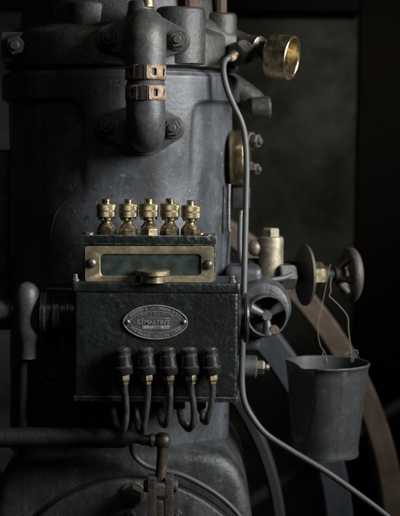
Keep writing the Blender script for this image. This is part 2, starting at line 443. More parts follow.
# cylinder head
zh0, zh1 = zy(66), zy(-14)
rh = 115 * k
prof = [(0, zh0), (rh - .006, zh0), (rh, zh0 + .004), (rh, zh0 + .055), (rh - .004, zh0 + .062), (rh - .03, zh0 + .075), (rh - .035, zh1), (0, zh1)]
link('cylinder_head', jitter(lathe(NB(), (ax, AY, 0), (0, 0, 1), prof, 128), .0012, 20), 'head', E)
link('head_gasket', lathe(NB(), (ax, AY, 0), (0, 0, 1), [(0, zt - .002), (rh - .011, zt - .002), (rh - .011, zh0 + .002), (0, zh0 + .002)], 96), 'soot', E)
# bosses with studs in front of the head
def boss(px, wpx, ytop, ybot, Y, stud_px, stud_w, smat='rusty', lean=0.0):
    c_, kk = W(px, ybot, Y), S(Y); r = wpx / 2 * kk
    h = W(px, ytop, Y).z - c_.z
    o = link('stud_boss', jitter(lathe(NB(), c_, (0, 0, 1), [(0, 0), (r, 0), (r, h - .006), (r - .002, h - .002), (r - .006, h), (0, h)], 48), .0008, 30), 'head', E)
    sx = W(stud_px, ytop, Y)
    link('stud', lathe(NB(), (sx.x, Y - .004, c_.z + h - .004), (0, 0, 1), [(0, 0), (stud_w * kk / 2, 0), (stud_w * kk / 2, .05), (0, .05)], 8), smat, o, 30)
boss(180, 50, 8, 64, .19, 190, 13)
boss(90, 46, 3, 64, .19, 88, 14, 'rusty')
boss(220, 32, 13, 64, .27, 221, 11)
# left block with its nut
lo, hi = W(3, 63, .23), W(40, 33, .23)
link('head_lug', box(NB(), (lo.x, .20, lo.z), (hi.x, .34, hi.z), .006), 'head', E)
nut(E, W(16, 46, .20), (0, -1, 0), 10 * S(.2), .014, 'head', wmat='soot')
link('head_rib', box(NB(), (W(34, 0, .2).x, .196, W(34, 62, .2).z), (W(37.5, 0, .2).x, .25, W(34, 34, .2).z), .002), 'head', E)
# tapering horn on the right of the head that carries the brass valve
pA, pB = W(203, 42, .27), W(238, 44, .27)
link('valve_horn', jitter(lathe(NB(), pA, pB - pA, [(0, -.02), (29 * S(.27), -.02), (27.5 * S(.27), .0), (20 * S(.27), (pB - pA).length * .55), (13 * S(.27), (pB - pA).length * .9), (12 * S(.27), (pB - pA).length), (0, (pB - pA).length)], 48), .001, 30), 'head', E)
# rocker lug on the right of the collar
bm = NB()
tube(bm, [W(222, 84, .34), W(236, 91, .34), W(250, 99, .335), W(259, 106, .33)], lambda t: (16 - 5 * t) * S(.33), 24, 8)
link('side_arm', bm, 'head', E)
pA, pB = W(252, 108, .31), W(271, 107, .31)
link('arm_stub', lathe(NB(), pA, pB - pA, [(0, 0), (.020, 0), (.0205, .004), (.0205, (pB - pA).length - .004), (.016, (pB - pA).length), (0, (pB - pA).length)], 12, phase=.3), 'head', E, 30)
# casting on the right behind the oiler box
o = W(262, 309, .20); q = S(.2)
link('side_casting', jitter(lathe(NB(), o, (0, 1, 0), [(0, -.012), (22 * q, -.012), (27 * q, -.008), (29 * q, .0), (30 * q, .02), (30 * q, .10), (0, .10)], 64), .0008, 40), 'crank', E)
link('casting_web', box(NB(), (W(226, 300, .21).x, .215, W(226, 352, .21).z), (W(262, 300, .21).x, .32, W(226, 268, .21).z), .012, 3), 'cast', E)
pA, pB = W(236, 366, .20), W(257, 367, .20); L_ = (pB - pA).length
link('shaft_boss', lathe(NB(), pA, pB - pA, [(0, -.02), (.020, -.02), (.020, L_ - .003), (.017, L_), (0, L_)], 32), 'cast', E)
nut(E, pB, pB - pA, .0135, .013, 'bronze', washer=False, phase=0)
# neck and crankcase
an = W(124, 430, .335).x
rn = 96 * k
link('neck', jitter(lathe(NB(), (an, AY, 0), (0, 0, 1), [(0, zy(462)), (rn, zy(462)), (rn, zy(412)), (rn - .006, zy(408)), (0, zy(408))], 96), .001, 25), 'crank', E)
YC = 0.115
pts = []
right = [(150, 446), (200, 449), (221, 453), (230, 459), (238, 468), (244, 480), (249, 497), (253, 520), (256, 560), (258, 640), (258, 700)]
for px, py in right: pts.append(W(px, py, YC + .02))
left = [(W(124, 0, YC).x * 2 - p.x, p.z) for p in pts]
zf = FLOOR
pts = [Vector((p.x, YC, p.z)) for p in pts] + [Vector((pts[-1].x, YC, zf)), Vector((left[-1][0], YC, zf))] + [Vector((x, YC, z)) for x, z in left[::-1]]
link('crankcase', jitter(prism(NB(), pts, (0, .40, 0), .030, 5), .0015, 18), 'crank', E)
cc = W(133, 610, YC)
rcv = 138 * S(YC)
link('cover_gasket', lathe(NB(), cc + Vector((0, .004, 0)), (0, -1, 0), [(rcv * .9, 0), (rcv + .004, 0), (rcv + .004, .008), (rcv * .9, .008)], 128), 'soot', E)
cv = link('crankcase_cover', jitter(lathe(NB(), cc, (0, -1, 0), [(rcv, 0), (rcv, .013), (rcv - .002, .016), (rcv - .006, .018), (rcv * .8, .018), (rcv * .4, .018), (0, .018)], 128), .0006, 30), 'crank', E)
for px, py in ((133, 494), (26, 545), (240, 545)):
    nut(E, W(px, py, YC - .018), (0, -1, 0), 10.5 * S(.1), .016, 'nut', phase=.5, name='cover_nut')
for px, py in ((131, 515), (177, 514)):
    nut(E, W(px, py, YC - .018), (0, -1, 0), 5.5 * S(.1), .012, 'nut', washer=False, name='cover_screw')

# ================================================================== COOLING PIPE
PY = 0.060; kp = S(PY)
T = thing('coolant_pipe', W(145, 150, PY), 'grey iron pipe with two copper coloured hose clamps down the engine front', 'pipe')
xp = 145.5
def elbow(name, ytop, ybot, r_px, up):
    r = r_px * kp
    bm = NB()
    if up:      # rises then bends back into the head
        pts = [W(xp, ybot, PY), W(xp, ybot - 14, PY), W(xp, ytop + r_px * 1.35, PY + r * .08), W(xp, ytop + r_px * 1.02, PY + r * .38), W(xp, ytop + r_px * .9, PY + r * .95), W(xp, ytop + r_px * .88, PY + r * 2), W(xp, ytop + r_px * .88, .22)]
    else:
        pts = [W(xp, ytop, PY), W(xp, ytop + 12, PY), W(xp, ytop + 22, PY + r * .05), W(xp, ybot - r_px * 1.12, PY + r * .32), W(xp, ybot - r_px * .98, PY + r * .95), W(xp, ybot - r_px * .96, PY + r * 2), W(xp, ybot - r_px * .96, .18)]
    tube(bm, pts, r, 40, 8)
    return link(name, jitter(bm, .0007, 40), 'pipedusty' if up else 'pipe', T)
elbow('upper_elbow', 11, 66, 20.5, True)
elbow('lower_elbow', 100, 152, 19.5, False)
link('hose', lathe(NB(), W(xp, 104, PY), (0, 0, 1), [(18.2 * kp, 0), (18.2 * kp, 14.5 * kp), (19.6 * kp, 15.5 * kp), (19.8 * kp, 18 * kp), (18.6 * kp, 20 * kp), (18.2 * kp, 24 * kp), (18.2 * kp, 42 * kp)], 48), 'rubber', T)
for yy, rot in ((80, 0.0), (100.5, 0.25)):
    r = 19.3 * kp; h = 14.5 * kp
    c_ = W(xp, yy, PY)
    bm = NB(); seg = 84
    zs = [0, .28, .72, 1]
    rings = [[bm.verts.new(c_ + Vector((r * math.cos(2 * math.pi * i / seg), r * math.sin(2 * math.pi * i / seg), z * h))) for i in range(seg)] for z in zs]
    for j in range(3):
        for i in range(seg):
            ang = (360 * (i + .5) / seg)
            hole = j == 1 and 195 < ang < 345 and any(abs(ang - q - rot * 20) < 5.5 for q in (226, 298, 336))
            if hole: continue
            bm.faces.new([rings[j][i], rings[j][(i + 1) % seg], rings[j + 1][(i + 1) % seg], rings[j + 1][i]])
    cl = link('hose_clamp', bm, 'clamp', T)
    so = cl.modifiers.new('thickness', 'SOLIDIFY'); so.thickness = .0016; so.offset = 1
    # dark buckle block and folded band end
    a = R(262 + rot * 25)
    for da, wd, th, mt, nm in ((0.0, .0050, .0030, 'soot', 'buckle'), (0.30, .0030, .0022, 'clamp', 'band_end'), (-0.28, .0026, .0020, 'clamp', 'band_end')):
        aa = a + da
        rm = Matrix.Translation(c_) @ Matrix.Rotation(aa, 4, 'Z')
        link(nm, box(NB(), (r, -wd, .001), (r + th + .0012, wd, h - .001), .0006, 1, rm), mt, cl)
def flange(px_l, py_l, px_r, py_r, Ymid, top, bot, label):
    cx, cy = (px_l + px_r) / 2, (py_l + py_r) / 2
    outline = []
    def circ(cx_, cy_, r_, a0, a1, n=10):
        for i in range(n + 1):
            t = R(a0 + (a1 - a0) * i / n); outline.append((cx_ + r_ * math.cos(t), cy_ - r_ * math.sin(t)))
    circ(px_r, py_r, 13, -55, 55)
    circ(xp, cy, top, 60, 120)
    circ(px_l, py_l, 13, 125, 235)
    circ(xp, cy, bot, 240, 300)
    f = link('flange', prism(NB(), [W(x, y, Ymid) for x, y in outline], (0, .05, 0), .003), 'pipe', T)
    for x, y in ((px_l, py_l), (px_r, py_r)): nut(f, W(x, y, Ymid), (0, -1, 0), 8.6 * S(Ymid), .013, 'nut', phase=random.random(), wmat='pipe')
    return f
flange(109, 37, 177, 40, .112, 27, 24, '')
flange(107, 124, 172, 128, .108, 24, 29, '')
# neck on top of the upper elbow with its brass tip
link('top_neck', lathe(NB(), W(141, 22, .11), (0, 0, 1), [(16 * kp, 0), (15 * kp, .012), (13.5 * kp, .02), (13 * kp, .03), (12 * kp, .034), (0, .034)], 40), 'pipe', T)
link('tip', lathe(NB(), W(147, 7, .10), (0, 0, 1), [(0, 0), (7 * kp, 0), (7 * kp, .03), (0, .03)], 24), 'brassdull', T)

# ================================================================== OILER BOX
L = thing('oiler_box', W(157, 402, .055), 'glossy black five-feed oiler box with oval maker plate and brass sight-glass frame', 'oiler')
def wx(px, Y=0.0): return W(px, 330, Y).x
def wz(py, Y=0.0): return W(157, py, Y).z
def bxp(name, px0, px1, py0, py1, Y0, Y1, mat, bev=.002, seg=2, parent=None, jit=0):
    bm = box(NB(), (wx(px0, Y0), Y0, wz(py1, Y0)), (wx(px1, Y0), Y1, wz(py0, Y0)), bev, seg)
    if jit: jitter(bm, jit, 60)
    return link(name, bm, mat, parent or L)
# body: subdivided so that the thick paint undulates
bm = NB(); box(bm, (wx(74), 0, wz(398)), (wx(238), .112, wz(291))); 
bmesh.ops.bevel(bm, geom=list(bm.edges), offset=.006, segments=4, affect='EDGES', profile=.55)
bmesh.ops.subdivide_edges(bm, edges=[e for e in bm.edges if e.calc_length() > .02], cuts=12, use_grid_fill=True)
link('body', jitter(bm, .0006, 55), 'black', L, 60)
bxp('base_flange', 73.6, 238.6, 396.5, 402, -.0008, .118, 'black', .002, 3)
lid = bxp('lid', 72, 239.8, 282.5, 293, -.0025, .116, 'black', .004, 3)
for px, py, Y in ((75, 281, .02), (232, 283, .012)):
    c_ = W(px, py, Y) + Vector((0, 0, .001))
    sc_ = link('lid_screw', lathe(NB(), c_, (0, 0, 1), [(0, 0), (.007, 0), (.007, .003), (.0048, .0038), (.0048, .009), (.004, .0105), (0, .0105)], 8, phase=.4), 'steel', lid, 25)
# sight-feed housing on the lid
SY = .018
zl = wz(282.5, -.0025)
bm = box(NB(), (wx(83, SY), SY, zl), (wx(215, SY), .085, wz(237, SY)), .0025, 2)
hs = link('sight_housing', jitter(bm, .0005, 70), 'black', L)
bxp('housing_cap', 82, 216, 235.5, 245, SY - .003, .088, 'black', .0018, 2, hs, .0004)
# brass frame with a cut-out window
def rrect(x0_, x1_, y0_, y1_, r, n=5):
    out = []
    for cx, cy, s in ((x1_ - r, y0_ + r, 0), (x0_ + r, y0_ + r, 90), (x0_ + r, y1_ - r, 180), (x1_ - r, y1_ - r, 270)):
        for q in range(n + 1):
            t = R(s + 90 * q / n); out.append((cx + r * math.cos(t), cy - r * math.sin(t)))
    return out
o_, i_ = rrect(86, 213.5, 246.5, 281, 3), rrect(100.5, 201, 254, 275.5, 4)
bm = NB(); FY = SY - .005
def ringv(pts, Y, grow=0):
    cx, cy = 149.5, 264
    return [bm.verts.new(W(x, y, SY) + Vector((math.copysign(grow, x - cx), Y - SY, -math.copysign(grow, y - cy)))) for x, y in pts]
A = [ringv(o_, SY + .002), ringv(o_, FY + .001), ringv(o_, FY, -.001), ringv(i_, FY, .001), ringv(i_, FY + .001), ringv(i_, SY + .002)]
for a_, b_ in zip(A, A[1:]):
    for i in range(len(a_)): bm.faces.new([a_[i], a_[(i + 1) % len(a_)], b_[(i + 1) % len(a_)], b_[i]])
fr = link('sight_frame', jitter(bm, .0004, 120), 'brasspale', hs)
link('sight_glass', box(NB(), (wx(99, SY), SY - .0020, wz(277, SY)), (wx(202.5, SY), SY + .0002, wz(253, SY)), .0004, 1), 'glass', hs)
for px, py in ((91.5, 263), (208, 264.5)):
    c_ = W(px, py, FY)
    link('frame_screw', lathe(NB(), c_, (0, -1, 0), [(0, 0), (.0078, 0), (.0076, .002), (.006, .0042), (.003, .0054), (0, .0056)], 24), 'steel', hs)
for px in (88.5, 206.5):
    c_ = W(px, 236, .03)
    link('cap_screw', lathe(NB(), (c_.x, .032, wz(235.5, SY - .003) - .0005), (0, 0, 1), [(0, 0), (.010, 0), (.010, .002), (.008, .0042), (0, .0045)], 24), 'brass', hs)
# brass filler cap in front of the glass
c_ = W(152.5, 283, .002); kz = .0016
fc = link('filler_cap', lathe(NB(), (c_.x, .0045, zl - .0003), (0, 0, 1), [(0, 0), (13 * kz, 0), (13 * kz, 7 * kz), (14 * kz, 7.5 * kz)], 40), 'brass', L)
link('cap_rim', lathe(NB(), (c_.x, .0045, zl + 7 * kz), (0, 0, 1), [(0, 0), (16.3 * kz, 0), (17 * kz, .0008), (17 * kz, 4.2 * kz), (16.2 * kz, 5 * kz), (13.5 * kz, 5.3 * kz), (0, 5.0 * kz)], 96, lambda i, j, t: 1 + (.012 if i % 2 else 0) * (j in (1, 2, 3))), 'brassdull', fc, 30)
# five pump knobs
KY = .034
zk = wz(235.5, SY - .003) - .0004
def knob(px):
    x = W(px, 236, KY).x; q = S(KY)
    o = Vector((x, KY, zk)); up = Vector((0, 0, 1))
    ph = random.random(); q *= random.uniform(.975, 1.02)
    up = Vector((random.uniform(-.02, .02), random.uniform(-.02, .02), 1)).normalized()
    kb = link('pump_knob', lathe(NB(), o, up, [(0, 7 * q), (8.4 * q, 7 * q), (8.6 * q, 7.6 * q), (7.6 * q, 9 * q), (5.6 * q, 11 * q), (4.6 * q, 13 * q), (5 * q, 14.2 * q), (7.4 * q, 15.2 * q), (0, 15.2 * q)], 36), 'brass', L)
    link('hex_base', lathe(NB(), o, up, [(0, 0), (9.2 * q, 0), (9.6 * q, .8 * q), (9.6 * q, 6.2 * q), (8.6 * q, 7.2 * q), (0, 7.2 * q)], 6, phase=ph), 'brass', kb, 25)
    link('castle_collar', lathe(NB(), o + up * 15 * q, up, [(0, 0), (7.6 * q, 0), (7.9 * q, 2.8 * q), (0, 2.8 * q)], 32, lambda i, j, t: 1.06 if (i // 2) % 2 else .9, phase=ph), 'brass', kb, 25)
    link('knurled_cap', lathe(NB(), o + up * 17.6 * q, up, [(0, 0), (8.6 * q, 0), (9.3 * q, .6 * q), (9.4 * q, 5.6 * q), (8.9 * q, 6.1 * q), (8.9 * q, 6.6 * q), (9.5 * q, 7.1 * q), (9.4 * q, 12 * q), (8.6 * q, 13.2 * q), (4.8 * q, 13.6 * q), (0, 13.6 * q)], 112, lambda i, j, t: 1 + (.016 if i % 2 else -.012) * (j in (2, 3, 6, 7))), 'brassdull', kb, 30)
    link('button', lathe(NB(), o + up * 31 * q, up, [(0, 0), (4.2 * q, 0), (4.2 * q, 4.2 * q), (3.4 * q, 5 * q), (0, 5 * q)], 28), 'brass', kb)
for px in (106.5, 128.5, 149, 169.5, 190): knob(px)
# oval maker plate
PC = W(155.5, 322, -.0002); PY_ = 0.0
pa, pb = 32.5 * .0016, 17.5 * .0016
def oval(a, b_, r, y, n=72, pw=1.0):
    # pointed oval: two arcs blended
    out = []
    for i in range(n):
        t = 2 * math.pi * i / n
        c, s = math.cos(t), math.sin(t)
        out.append(Vector((PC.x + a * c, y, PC.z + b_ * s * (1 - .10 * abs(c) ** 3))))
    return out
def stack(bm, layers, cap=True):
    rings = [[bm.verts.new(p) for p in l] for l in layers]
    for A_, B_ in zip(rings, rings[1:]):
        for i in range(len(A_)): bm.faces.new([A_[i], A_[(i + 1) % len(A_)], B_[(i + 1) % len(A_)], B_[i]])
    if cap: bm.faces.new(rings[-1])
    return bm
pl = link('maker_plate', stack(NB(), [oval(pa, pb, 0, .001), oval(pa, pb, 0, -.0018), oval(pa - .0004, pb - .0004, 0, -.0023)]), 'plate_ground', L)
link('plate_rim', stack(NB(), [oval(pa, pb, 0, -.002), oval(pa - .0002, pb - .0002, 0, -.0034), oval(pa - .0016, pb - .0014, 0, -.0034), oval(pa - .0020, pb - .0018, 0, -.002)], False), 'plate', pl)
# raised bands that frame the name
def band(name, x0_, x1_, z0_, z1_, mat='plate', y=-.0028):
    return link(name, box(NB(), (PC.x + x0_, y, PC.z + z0_), (PC.x + x1_, -.002, PC.z + z1_), .0002, 1), mat, pl)
band('plate_panel', -.020, .0225, -.0108, -.0056)
band('plate_line', -.021, -.0203, -.0110, .0068); band('plate_line', -.020, .024, .0062, .0067)
bm = NB()
link('inner_oval', stack(bm, [oval(pa * .80, pb * .64, 0, -.002), oval(pa * .80 - .0002, pb * .64 - .0002, 0, -.0028), oval(pa * .80 - .0008, pb * .64 - .0008, 0, -.0028), oval(pa * .80 - .001, pb * .64 - .001, 0, -.002)], False), 'plate', pl)
dg = None
def letter_mesh(txt, size):
    cu = bpy.data.curves.new('lettering', 'FONT'); cu.body = txt; cu.size = size; cu.align_x = 'CENTER'; cu.extrude = .0006; cu.resolution_u = 2; cu.offset = size * .012
    o = bpy.data.objects.new('lettering', cu); sc.collection.objects.link(o)
    bpy.context.view_layer.update()
    me = bpy.data.meshes.new_from_object(o.evaluated_get(bpy.context.evaluated_depsgraph_get()))
    bpy.data.objects.remove(o); bpy.data.curves.remove(cu)
    return me
def lettering(items):
    """items: (text, size, x, z, angle) in the plate's plane; one mesh"""
    bm = NB()
    for txt, size, x, z, ang, sx in items:
        me = letter_mesh(txt, size); n0 = len(bm.verts)
        bm.from_mesh(me); bm.verts.ensure_lookup_table()
        m_ = Matrix.Translation((PC.x + x, -.0024, PC.z + z)) @ Matrix.Rotation(-ang, 4, 'Y') @ Matrix.Rotation(R(90), 4, 'X') @ Matrix.Diagonal((sx, 1, 1, 1))
        for v in bm.verts[n0:]: v.co = m_ @ v.co
        bpy.data.meshes.remove(me)
    return link('lettering', bm, 'plate', pl, 30)
items = [("MARTIN'S", .0100, .0022, -.0034, 0, .94), ('C.', .0105, -.0252, -.0034, 0, .9)]
def arc(txt, fa, fb, t0, t1, size, up=True):
    a_, b_ = pa * fa, pb * fb
    for i, ch in enumerate(txt):
        if ch == ' ': continue
        t = R(t0 + (t1 - t0) * i / (len(txt) - 1))
        x, z = a_ * math.cos(t), b_ * math.sin(t) * (1 - .10 * abs(math.cos(t)) ** 3)
        tx, tz = -a_ * math.sin(t), b_ * math.cos(t)
        ang = math.atan2(tz, tx) + (math.pi if up else 0)
        items.append((ch, size, x, z, ang, .95))
arc('PATENTED S.IN CANADA & U.S.', .83, .735, 155, 25, .0060)
arc('SIGHT FEED OILER', .72, .44, 138, 46, .0046)
arc('SOLE MAKERS OF LUBRICATORS', .85, .90, 205, 335, .0056, False)
lettering(items)
for px in (127.5, 184):
    link('plate_rivet', lathe(NB(), W(px, 322, -.002), (0, -1, 0), [(0, 0), (.0042, 0), (.0038, .002), (.002, .0034), (0, .0037)], 20), 'steel', pl)
# five delivery outlets and their bent tubes
OY = -.020
ends = (430, 432, 425, 429, 422)
for i, px in enumerate((122, 145, 167, 188.5, 209.5)):
    q = S(OY)
    top = W(px, 347.5, OY); dn = (W(px + 2.2, 376, OY + .000) - top).normalized()
    bm = lathe(NB(), top, dn, [(0, 1.2 * q), (7.0 * q, 1.2 * q), (8.2 * q, 2.0 * q), (8.3 * q, 6.2 * q), (7.7 * q, 6.6 * q), (7.7 * q, 7.6 * q), (8.4 * q, 8.2 * q), (9.3 * q, 18.6 * q), (10.3 * q, 19.2 * q), (10.5 * q, 25.6 * q), (9.8 * q, 26.6 * q), (8 * q, 26.8 * q), (4 * q, 25 * q), (0, 25 * q)], 36)
    box(bm, (top.x - .010, OY, top.z - .040), (top.x + .010, .004, top.z - .008), .003)
    ou = link('outlet', jitter(bm, .0003, 150), 'blacksmooth', L)
    link('brass_ring', lathe(NB(), top, dn, [(0, 0), (5.6 * q, 0), (6.6 * q, .8 * q), (6.6 * q, 2 * q), (0, 2 * q)], 32), 'brass', ou)
    link('gland_nut', lathe(NB(), top + dn * 27.5 * q, dn, [(0, 0), (6.4 * q, 0), (6.8 * q, 1 * q), (6.4 * q, 5.5 * q), (4.6 * q, 7 * q), (4.4 * q, 9.5 * q), (0, 9.5 * q)], 6, phase=random.random()), 'brassdull', ou, 25)
    a_ = top + dn * 35 * q
    e = ends[i]; j = (0.5, -2.2, -1.2, 1.4, -2.6)[i]
    px2 = px + 3
    pts = [a_, W(px2, 392, OY), W(px2 + .8 + j, 408, OY), W(px2 - .5 + j * 1.6, e - 6, OY + .002), W(px2 - 3.5 + j, e, OY + .010), W(px2 - 7 + j, e - 2, OY + .022), W(px2 - 10, e - 9, OY + .034), W(px2 - 12, 410, OY + .046), W(px2 - 13, 398, OY + .054)]
    link('feed_tube', tube(NB(), pts, 3.3 * q, 16, 8), 'feed', ou)
    link('outlet_boss', lathe(NB(), W(px2 - 12.6, 406, OY + .052), (0, 0, 1), [(0, -.004), (.010, -.004), (.010, .008), (.008, .012), (0, .012)], 6), 'blacksmooth', ou, 25)
# drive bearing on the left, with its strap
o = W(80, 314, .056); dx = Vector((-1, 0, 0)); q = S(.056)
bm = lathe(NB(), o, dx, [(0, 0), (21 * q, 0), (21 * q, 8 * q), (23 * q, 9 * q), (23 * q, 12 * q), (20 * q, 13.5 * q), (20 * q, 18 * q), (23.5 * q, 19 * q), (23.5 * q, 25 * q), (21 * q, 27 * q), (21 * q, 33 * q), (22.5 * q, 34 * q), (22.5 * q, 38 * q), (18 * q, 39 * q), (0, 39 * q)], 56)
link('drive_bearing', bm, 'blacksmooth', L)
o = W(236, 318, .056)
link('bearing_cap', lathe(NB(), o, -dx, [(0, 0), (24 * q, 0), (24.5 * q, 3 * q), (22 * q, 4.5 * q), (22 * q, 7.5 * q), (25 * q, 8.5 * q), (25.5 * q, 10.5 * q), (24 * q, 12.5 * q), (0, 13 * q)], 56), 'blacksmooth', L)
link('bearing_housing', jitter(box(NB(), (W(44, 300, .07).x, .062, W(44, 392, .07).z), (W(76, 300, .07).x, .125, W(44, 286, .07).z), .006, 3), .0008, 50), 'black', L)
bm = tube(NB(), [W(41, 336, .05), W(41, 360, .05), W(42, 376, .05), W(51, 385, .05), W(60, 376, .05), W(62, 360, .05), W(62, 336, .05)], 3 * q, 12, 8)
lathe(bm, W(52, 371, .045), (0, 1, 0), [(0, 0), (8 * q, 0), (8 * q, .02), (0, .02)], 28)
link('ratchet_strap', bm, 'soot', L)

# ================================================================== ELBOW PIPE AT THE LEFT
T2 = thing('oil_elbow', W(28, 420, .06), 'rounded grey pipe elbow beside the left end of the oiler box', 'pipe')
q = S(.06)
bm = lathe(NB(), W(27, 358, .05), (0, 0, 1), [(0, 0), (10 * q, 0), (10 * q, 17 * q), (12 * q, 20 * q), (13.4 * q, 30 * q), (13.8 * q, 55 * q), (13.2 * q, 63 * q), (11 * q, 70 * q), (7 * q, 74.5 * q), (2.5 * q, 76.3 * q), (0, 76.6 * q)], 48)
link('elbow_body', jitter(bm, .0006, 40), 'pipe', T2)
link('branch', lathe(NB(), W(24, 311, .06), (-1, 0, 0), [(0, 0), (10 * q, 0), (10 * q, 12 * q), (11.5 * q, 13 * q), (11.5 * q, 40 * q), (0, 40 * q)], 36), 'pipe', T2)
link('down_pipe', tube(NB(), [W(24, 362, .06), W(23, 390, .06), W(22, 425, .07), W(22, 446, .11), W(24, 456, .17)], 5 * q, 18, 8), 'dimwheel', T2)

# ================================================================== LINK ROD AND CLEVIS
G = thing('link_rod', W(162, 516, .05), 'dark rod jointed to an upright brown clevis below the oiler box', 'linkage')
YG = .045; q = S(YG)
bm = tube(NB(), [W(-25, 438, YG), W(40, 437, YG), W(90, 438, YG), W(116, 438, YG), W(128, 437, YG), W(136, 438, YG), W(143, 440, YG)], lambda t: (10 if t < .6 else 10 - 4.5 * min(1, (t - .6) / .25)) * q, 24, 8)
link('rod', jitter(bm, .0008, 40), 'soot', G)
o = W(141, 440, YG); d = (W(171, 441, YG) - o).normalized()
kn = link('knuckle', lathe(NB(), o, d, [(0, 0), (5.6 * q, 0), (5.6 * q, 8 * q), (6.8 * q, 9 * q), (6.8 * q, 13 * q), (6 * q, 14 * q), (6.4 * q, 15 * q), (8.2 * q, 18 * q), (8.6 * q, 22 * q), (8.2 * q, 26 * q), (6 * q, 28.6 * q), (2.5 * q, 29.8 * q), (0, 30 * q)], 40), 'bronze', G)
link('collar', lathe(NB(), o + d * 10 * q, d, [(7 * q, 0), (7.4 * q, .3 * q), (7.4 * q, 2.2 * q), (7 * q, 2.5 * q)], 40), 'brassdull', kn)
a_ = W(163, 446, YG); b_ = W(160.5, 480, YG)
link('eye_stem', lathe(NB(), a_, b_ - a_, [(0, 0), (6.2 * q, 0), (5.7 * q, 10 * q), (5.5 * q, 26 * q), (6 * q, 36 * q), (0, 36 * q)], 28), 'bronze', G)
bm = NB()
for s in (-1, 1):
    pass
cl = W(161, 476, YG); lo = W(161, 545, YG)
box(bm, (W(148, 500, YG).x, YG - .018, lo.z), (W(156.5, 500, YG).x, YG + .018, cl.z), .002)
link('clevis_cheek', bm, 'bronze', G)
link('clevis_cheek', box(NB(), (W(165, 500, YG).x, YG - .018, lo.z), (W(173.5, 500, YG).x, YG + .018, cl.z), .002), 'bronze', G)
zc = W(161, 498, YG).z
link('clevis_stem', box(NB(), (W(156, 500, YG).x, YG - .0165, lo.z - .03), (W(165.5, 500, YG).x, YG + .0165, zc), .001), 'bronze', G)
for px, dd in ((148.5, -1), (173, 1)):
    link('pin_head', lathe(NB(), W(px, 486, YG), (dd, 0, 0), [(0, 0), (6.5 * q, 0), (6.5 * q, 3.5 * q), (5 * q, 5 * q), (0, 5 * q)], 24), 'nut', G)

# small drain tube on the crankcase
tag(link('drain_tube', tube(NB(), [W(131, 422, .05), W(130.5, 440, .075), W(134, 455, .09), W(145, 465, .094), (W(160, 470, .094)), W(180, 474.5, .094), W(200, 484, .094), W(220, 497, .094), W(236, 512, .094), W(250, 532, .094)], 2.7 * S(.09), 14, 8), 'tube'),
    'thin grey tube sweeping across the crankcase below the feed tubes', 'tube')

# ================================================================== LONG GREY TUBE
tag(link('delivery_tube', tube(NB(), [W(233, 57.5, .195), W(228, 58.5, .182), W(224, 63, .178), W(223.5, 73, .178), W(227, 89, .178), W(234, 106, .178), W(241, 121, .178), W(245, 138, .175), W(246.5, 165, .17), W(246, 200, .16), W(245, 245, .145), W(244, 290, .13), W(243, 330, .125), W(242, 365, .12), W(242, 385, .115), W(244.5, 402, .11), (W(252, 417, .108)), W(266, 434, .106), W(290, 450, .104), W(325, 471, .10), W(355, 492, .10), W(388, 517, .10), W(420, 545, .10)], 3.15 * S(.15), 18, 8), 'tube'),
    'long grey tube running down the engine right side and off below the bucket', 'tube')

# ================================================================== BRASS VALVE AT THE TOP RIGHT
BV = thing('brass_valve', W(250, 60, .27), 'bronze valve with open brass bell end and hex union, top right', 'valve')
q = S(.26)
pA = W(235, 40, .27); pB = W(264, 49, .24); d = (pB - pA).normalized(); LL = (pB - pA).length
link('body', lathe(NB(), pA, d, [(0, 0), (10 * q, 0), (9.6 * q, LL * .5), (10 * q, LL * .72), (10.8 * q, LL * .76), (10.8 * q, LL * .84), (9 * q, LL * .88), (8 * q, LL), (0, LL)], 36), 'bronze', BV)
link('body_ring', lathe(NB(), pA + d * LL * .76, d, [(10.8 * q, 0), (11.3 * q, .3 * q), (11.3 * q, 1.6 * q), (10.8 * q, 2 * q)], 36), 'brass', BV)
link('packing_nut', hexa(NB(), pA + d * LL * .9, d, 9.5 * q, 7 * q), 'nut', BV, 25)
bd = Vector((.92, -.40, -.15)).normalized()
tip = W(292.5, 58.5, .20)
h = 24 * q * 1.06
b0 = tip - bd * h
flat = lambda i, j, t: 1 + (-.022 * abs(math.cos(3 * t + .4)) if j in (2, 3, 4) else 0)
link('bell', lathe(NB(), b0, bd, [(8 * q, 0), (17 * q, .5 * q), (20.5 * q, 3 * q), (21.4 * q, 8 * q), (21.6 * q, h - 3 * q), (21.6 * q, h - .6 * q), (21 * q, h), (19.2 * q, h), (18.6 * q, h - .8 * q), (18.2 * q, 6 * q), (15 * q, 3.5 * q), (0, 3.2 * q)], 72, flat), 'brass', BV, 35)
link('bell_stem', tube(NB(), [pB - d * .004, pB + (b0 - pB) * .5, b0 + bd * .004], 8 * q, 24, 6), 'soot', BV)
# hex union pointing at the viewer
ua = W(241, 53, .235); ud = Vector((-.62, -.74, -.22)).normalized()
link('union_body', hexa(NB(), ua - ud * .006, ud, 13 * q, 11 * q, .2), 'pipe', BV, 25)
link('union_flange', lathe(NB(), ua - ud * .010, ud, [(0, -.012), (9 * q, -.012), (11 * q, -.002), (12 * q, 0), (12 * q, 3 * q), (0, 3 * q)], 32), 'pipe', BV)
o = ua + ud * (8 * q)
link('union_ferrule', lathe(NB(), o, ud, [(0, 0), (4.6 * q, 0), (4.6 * q, 2.5 * q), (3.6 * q, 3 * q), (4.4 * q, 3.8 * q), (4.2 * q, 6 * q), (0, 6 * q)], 24), 'brass', BV)
link('copper_olive', tube(NB(), [o + ud * 4 * q, W(233, 57.5, .195), W(229.5, 58.2, .185)], 3.5 * q, 16, 4), 'clamp', BV)

